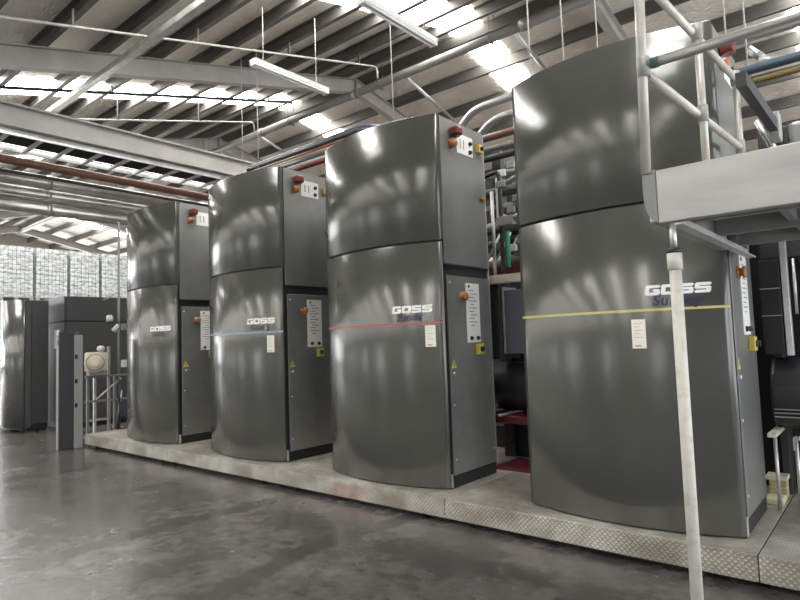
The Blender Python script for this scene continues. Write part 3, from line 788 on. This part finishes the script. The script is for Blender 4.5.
b = MB(); b.box(-.68, -.60, 4.3, 5.55, 3.22, 3.36, .006); b.bm.free()
part('arm', lambda b: b.prism([(4.15, 3.16), (5.45, 3.20), (5.45, 3.29), (4.15, 3.25)], 'x', -.67, -.61), DOORD)
part('end_block', lambda b: b.box(-.68, -.60, 5.45, 5.6, 3.14, 3.36, .01), STEELG)
for k in range(4):
    part('link', lambda b: b.cyl((-.78 + .03 * k, 5.6 + .05 * k, 3.36 - .08 * k), (-.66 + .03 * k, 5.62 + .05 * k, 3.10 - .09 * k), .02, 10), GALV)
part('motor', lambda b: b.box(-.58, -.38, 5.8, 6.2, 2.95, 3.35, .03), MIDMACH)
part('motor_cap', lambda b: b.cyl((-.38, 6.0, 3.15), (-.30, 6.0, 3.15), .13, 18), STEELG)
part('post', lambda b: b.box(-.68, -.62, 5.78, 5.84, 2.41, 3.25), DARKBG)
part('bracket', lambda b: b.box(-.68, -.62, 5.56, 5.84, 3.16, 3.24), DARKBG)

# ---------------------------------------------------------------- scaffold platform at right
DY, DZ0, DZ1, DX = 2.98, 2.17, 2.432, -.905
t = thing('scaffold_platform', 'raised aluminium walkway with tube guard rails on a white prop at the right', 'scaffold', (-.78, 2.98, 0))
part('edge_beam', lambda b: b.box(DX + .055, .5, DY - .0, DY + .05, DZ0, DZ1, .006), ALU)
# rounded nose of the channel
ex = DX + .055
pts = [(ex, DZ1 + .004), (ex - .062, DZ1 + .004), (ex - .062, DZ1 - .10)] + [(ex - .062 + .06 * (1 - math.cos(a)), DZ1 - .10 - .155 * math.sin(a)) for a in (PI / 2 * k / 7 for k in range(1, 8))] + [(ex, DZ0 + .004)]
part('end_cap', lambda b: b.prism(pts, 'y', DY - .002, DY + .05), MIDMACH)
part('end_beam', lambda b: b.box(DX - .005, DX + .05, DY + .07, 4.55, DZ0 + .02, DZ1, .006), ALU)
part('deck', lambda b: b.box(DX + .055, .5, DY + .05, 5.4, DZ1 - .04, DZ1 - .01), CHECK)
for yy in (3.55, 4.2, 4.85):
    part('joist', lambda b: b.box(DX + .055, .5, yy, yy + .05, DZ0 + .08, DZ1 - .04), MIDMACH)
for xx in (-.45, .1):
    part('joist', lambda b: b.box(xx, xx + .04, DY + .05, 5.4, DZ0 + .11, DZ1 - .042), MIDMACH)
part('angle_bar', lambda b: (b.box(-.80, -.745, DY + .02, 4.9, DZ0 - .014, DZ0 - .004), b.box(-.80, -.792, DY + .02, 4.9, DZ0 - .004, DZ0 + .05)), GALV)
def post(x, y, z0, z1, r, lean=0.):
    part('guard_post', lambda b: b.cyl((x, y, z0), (x + lean, y, z1), r, 18), PALEPIPE)
post(-.892, DY, DZ1 - .01, 3.75, .0242, .03)
post(-.80, 3.83, DZ1 - .03, 3.47, .0225, 0)
post(-.765, 4.74, DZ1 - .03, 3.47, .0225, 0)
part('guard_rail', lambda b: b.cyl((-.86, DY, 2.965), (.5, DY, 2.965), .0242, 18), ALU)
part('guard_rail', lambda b: b.cyl((-.875, DY, 3.44), (-.765, 4.76, 3.44), .0225, 16), PALEPIPE)
part('guard_rail', lambda b: b.cyl((-.872, DY + .02, 2.935), (-.765, 4.76, 2.935), .0225, 16), PALEPIPE)
part('guard_rail', lambda b: b.cyl((-.875, DY, 3.46), (.5, DY, 3.46), .0225, 16), PALEPIPE)
for (x, y, z) in ((-.872, DY, 2.955), (-.80, 3.83, 2.935), (-.80, 3.83, 3.44), (-.765, 4.74, 2.935), (-.765, 4.74, 3.44)):
    part('tube_clamp', lambda b: b.cyl((x, y, z - .05), (x, y, z + .05), .031, 16), STEELG)
part('green_collar', lambda b: b.cyl((-.835, DY, 2.965), (-.80, DY, 2.965), .027, 16), mat('green_collar', (.05, .10, .085), .5))
# prop under the corner
px, py = -.795, DY + .03
part('prop_tube', lambda b: b.cyl((px, py, .03), (px, py, 1.98), .0275, 20), POLE)
part('prop_collar', lambda b: b.cyl((px, py, 1.94), (px, py, 2.02), .034, 20), POLE)
part('prop_pin', lambda b: b.cyl((px, py, 2.02), (px, py, 2.045), .028, 16), BLACK)
part('prop_screw', lambda b: b.cyl((px, py, 2.04), (px, py, DZ0), .016, 14), GALV)
part('prop_foot', lambda b: (b.box(px - .08, px + .08, py - .08, py + .08, 0, .012), b.cyl((px, py, .012), (px, py, .04), .036, 16)), POLE)

# ---------------------------------------------------------------- background at left
# pallet stacks of white packs
def pallet_load(y, z, label):
    xf = -19.0; w = .86
    t = thing('pallet_load', label, 'pallet', (xf - .5, y + w / 2, z), 'stacked pallets of white packs')
    b = MB()
    for k in range(3): b.box(xf - 1., xf, y + k * (w - .1) / 2, y + k * (w - .1) / 2 + .1, z, z + .09)
    b.box(xf - 1., xf, y, y + w, z + .09, z + .11); obj('pallet', b, PALLET, t)
    b = MB(); rows = 11
    for k in range(rows):
        z0 = z + .112 + k * .132
        for q in range(8):
            ya = y + .012 + q * (w - .02) / 8
            b.box(xf - .98, xf - .01 - .012 * random.random(), ya + .004, ya + (w - .02) / 8 - .004, z0 + .004, z0 + .128)
    obj('pack_layers', b, PACK, t)
ord_w = ['leftmost', 'second', 'third', 'fourth', 'fifth']
lev = ['bottom', 'middle', 'topmost']
for s in range(5):
    for k in range(3):
        pallet_load(5.33 + s * .925, k * 1.567, '%s pallet of white packs in the %s stack from the left' % (lev[k], ord_w[s]))

# floor-standing press cabinet farther off, and the boxy cabinet beside it
xr5, y5, h5 = -13.94, 4.37, 2.77
t = thing('press_cabinet', 'floor-standing bow-fronted grey cabinet at the left edge, before the pallet stacks', 'printing press cabinet', (xr5 - .65, y5 + .5, 0))
w5 = 1.3
def yf5(x):
    s = 2 * (x - (xr5 - w5)) / w5 - 1; return y5 - .17 * (1 - s * s)
P = [(xr5 - w5 + w5 * i / 24, yf5(xr5 - w5 + w5 * i / 24)) for i in range(25)]
part('curved_door', lambda b: b.prism(P + [(x, y + .02) for x, y in P[::-1]], 'z', .1, h5, True), CAB)
part('body', lambda b: b.prism([(x, y + .022) for x, y in P[1:-1]] + [(xr5 - .025, y5 + .05), (xr5 - .025, y5 + .47), (xr5 - w5 + .02, y5 + .47)], 'z', .06, h5 - .02), BLACK)
part('service_door', lambda b: b.box(xr5 - .02, xr5, y5 + .15, y5 + .47, .16, h5 - .01, .004), DOORD)
part('corner_strip', lambda b: b.box(xr5 - .02, xr5 - .004, y5 + .03, y5 + .14, .1, h5 - .01, .004), DARKBG)
part('foot', lambda b: b.box(xr5 - .2, xr5 - .05, y5 + .1, y5 + .25, 0, .06), BLACK)
part('foot', lambda b: b.box(xr5 - w5 + .1, xr5 - w5 + .25, y5 + .1, y5 + .25, 0, .06), BLACK)
part('foot', lambda b: b.box(xr5 - .2, xr5 - .05, y5 + .3, y5 + .45, 0, .06), BLACK)
t = thing('switch_cabinet', 'dark boxy steel cabinet with a split door, behind the guard post at left', 'cabinet', (-14.3, 6.4, 0))
part('body', lambda b: b.box(-14.9, -13.62, 5.06, 8.2, .08, 2.83), BLACK)
part('front_panel', lambda b: b.box(-14.9, -13.615, 5.03, 5.06, .12, 2.28, .004), DOORD)
part('front_panel', lambda b: b.box(-14.9, -13.615, 5.03, 5.06, 2.31, 2.84, .004), DOORD)
part('side_door', lambda b: b.box(-13.62, -13.60, 5.07, 8.2, .12, 2.28, .004), DOORD)
part('side_door', lambda b: b.box(-13.62, -13.60, 5.07, 8.2, 2.31, 2.84, .004), DOORD)
part('plinth', lambda b: b.box(-14.85, -13.7, 5.1, 8.1, 0, .08), BLACK)
part('document_holder', lambda b: b.box(-14.08, -13.86, 4.99, 5.03, 1.72, 2.12, .01), WHITE, label='white document holder')

# guard post with two perforated uprights and a dark panel
t = thing('guard_post', 'tall dark panel between two pale perforated uprights standing at the platform end', 'guard post', (-10.95, 4.1, 0))
UP = mat('pale_upright', (.30, .30, .285), .5, .1)
part('upright', lambda b: b.box(-10.97, -10.885, 3.93, 3.98, 0, 1.93, .004), UP)
part('panel', lambda b: b.box(-10.885, -10.85, 3.93, 4.17, 0, 1.98, .006), DARKBG, label='dark panel')
up2 = part('upright', lambda b: b.box(-10.93, -10.85, 4.17, 4.31, 0, 1.93, .004), UP)
for z in (1.52, 1.10, .69): part('slot', lambda b: b.box(-10.851, -10.846, 4.18, 4.225, z, z + .07), BLACK, up2)
part('slot', lambda b: b.box(-10.92, -10.88, 3.926, 3.93, 1.76, 1.84), BLACK)
part('cap', lambda b: b.lathe([(.035, 0), (.035, .03), (.02, .05), (.004, .055)], (-10.89, 4.22, 1.93), 'z', 14), ORNP)
# blower / winch on its rack
t = thing('winch', 'round cream motor drum on the tube rack left of the cabinet row', 'winch', (-11.05, 4.66, 1.2))
part('casing', lambda b: b.box(-11.14, -11.0, 4.44, 4.80, 1.28, 1.62, .03), CREAM)
dr = part('drum', lambda b: b.lathe([(.17, 0), (.175, .03), (.165, .07), (.128, .08), (.124, .10), (.087, .105), (.082, .125), (.04, .13), (.02, .132)], (0, 0, 0), 'x', 36), CLEARW)
dr.location = Vector((-10.97, 4.565, 1.44)) - Vector(t.location); dr.rotation_euler = (0, 0, -.35)
for v in dr.data.vertices: v.co += Vector(t.location)
rg = obj('ring_groove', MB().lathe([(.150, .074), (.150, .0775), (.134, .0795), (.134, .074)], (0, 0, 0), 'x', 36), STEELG, dr)
for v in rg.data.vertices: v.co += Vector(dr.location) + Vector(t.location)
part('bracket', lambda b: b.box(-11.14, -11.0, 4.48, 4.78, 1.205, 1.282), STEELG)
part('knob', lambda b: b.lathe([(.03, 0), (.06, .03), (.07, .07), (.05, .11), (.01, .12)], (-11.05, 4.70, 1.615), 'z', 16), GALV)
t = thing('tube_rack', 'steel tube rack with a tall pole carrying small fittings, left of the cabinet row', 'rack', (-11.2, 4.9, 0))
for yy, zt, m in ((4.50, 1.19, MIDMACH), (4.62, 1.19, GALV), (4.87, 1.72, STEELG), (4.98, 1.19, MIDMACH)):
    part('upright', lambda b: b.box(-11.2, -11.15, yy, yy + .045, 0, zt, .004), m)
for z in (1.16, .72): part('cross_bar', lambda b: b.box(-11.15, -11.11, 4.46, 5.3, z, z + .04, .004), MIDMACH)
part('cross_bar', lambda b: b.box(-11.2, -11.16, 4.5, 4.9, .38, .42, .004), GALV)
part('cross_bar', lambda b: b.box(-11.2, -11.16, 4.42, 4.9, .1, .15, .004), GALV)
part('brace', lambda b: b.cyl((-11.15, 4.62, .74), (-11.15, 5.1, 1.12), .016, 10), GALV)
part('brace', lambda b: b.cyl((-11.15, 5.02, .25), (-11.15, 5.12, .9), .014, 10), GALV)
part('tall_pole', lambda b: b.cyl((-11.2, 5.09, 0), (-11.2, 5.09, 4.08), .022, 14), MIDMACH)
part('arm', lambda b: b.box(-11.21, -11.18, 4.86, 5.3, 2.14, 2.18, .003), DARKBG)
part('lamp_cup', lambda b: b.lathe([(.06, 0), (.055, .09), (.035, .12), (.005, .125)], (-11.2, 4.92, 2.18), 'z', 16), WHITE)
part('spotlight', lambda b: (b.cyl((-11.2, 4.99, 2.0), (-11.16, 5.06, 2.12), .05, 14, .03)), WHITE)
part('sensor_box', lambda b: b.box(-11.22, -11.12, 5.13, 5.22, 2.02, 2.14, .01), STEELG)
part('sensor_box', lambda b: b.box(-11.22, -11.12, 5.13, 5.22, 1.32, 1.46, .01), WHITE)
part('hose', lambda b: b.tube(smooth_path([(-11.1, 5.06, 1.1), (-11.08, 5.0, .9), (-11.1, 5.08, .6), (-11.12, 5.02, .2)], 5, .15), .018, 10), NAVP)
part('hook_arm', lambda b: b.tube([(-11.2, 5.09, 2.75), (-11.2, 4.9, 2.62), (-11.2, 4.8, 2.58)], .012, 8), STEELG)

# ---------------------------------------------------------------- light and camera
w = bpy.data.worlds.new('World'); SC.world = w; w.use_nodes = True
bg = w.node_tree.nodes['Background']
bg.inputs['Color'].default_value = (.92, .96, 1.0, 1); bg.inputs['Strength'].default_value = 3.4

cam = bpy.data.cameras.new('Camera'); co = bpy.data.objects.new('Camera', cam); COL.objects.link(co)
F = 589.667; pitch, roll, yaw = PARAMS = (0.0678, -0.0345, 0.6981)
PARAM_EXACT = None
fw = Vector((-math.sin(yaw) * math.cos(pitch), math.cos(yaw) * math.cos(pitch), math.sin(pitch)))
r = Vector((math.cos(yaw), math.sin(yaw), 0)); u = r.cross(fw)
R2 = r * math.cos(roll) + u * math.sin(roll); U2 = -r * math.sin(roll) + u * math.cos(roll)
co.matrix_world = Matrix(((R2.x, U2.x, -fw.x, 0), (R2.y, U2.y, -fw.y, 0), (R2.z, U2.z, -fw.z, 1.65), (0, 0, 0, 1)))
cam.sensor_fit = 'HORIZONTAL'; cam.sensor_width = 36; cam.lens = 36 * F / 800
cam.clip_start = .05; cam.clip_end = 200
SC.camera = co
SC.view_settings.view_transform = 'Standard'; SC.view_settings.look = 'None'
SC.view_settings.gamma = 1; SC.view_settings.use_curve_mapping = False
SC.view_settings.exposure = .15
SC.cycles.use_denoising = True
SC.cycles.max_bounces = 8; SC.cycles.diffuse_bounces = 5; SC.cycles.glossy_bounces = 4
SC.cycles.sample_clamp_indirect = 8
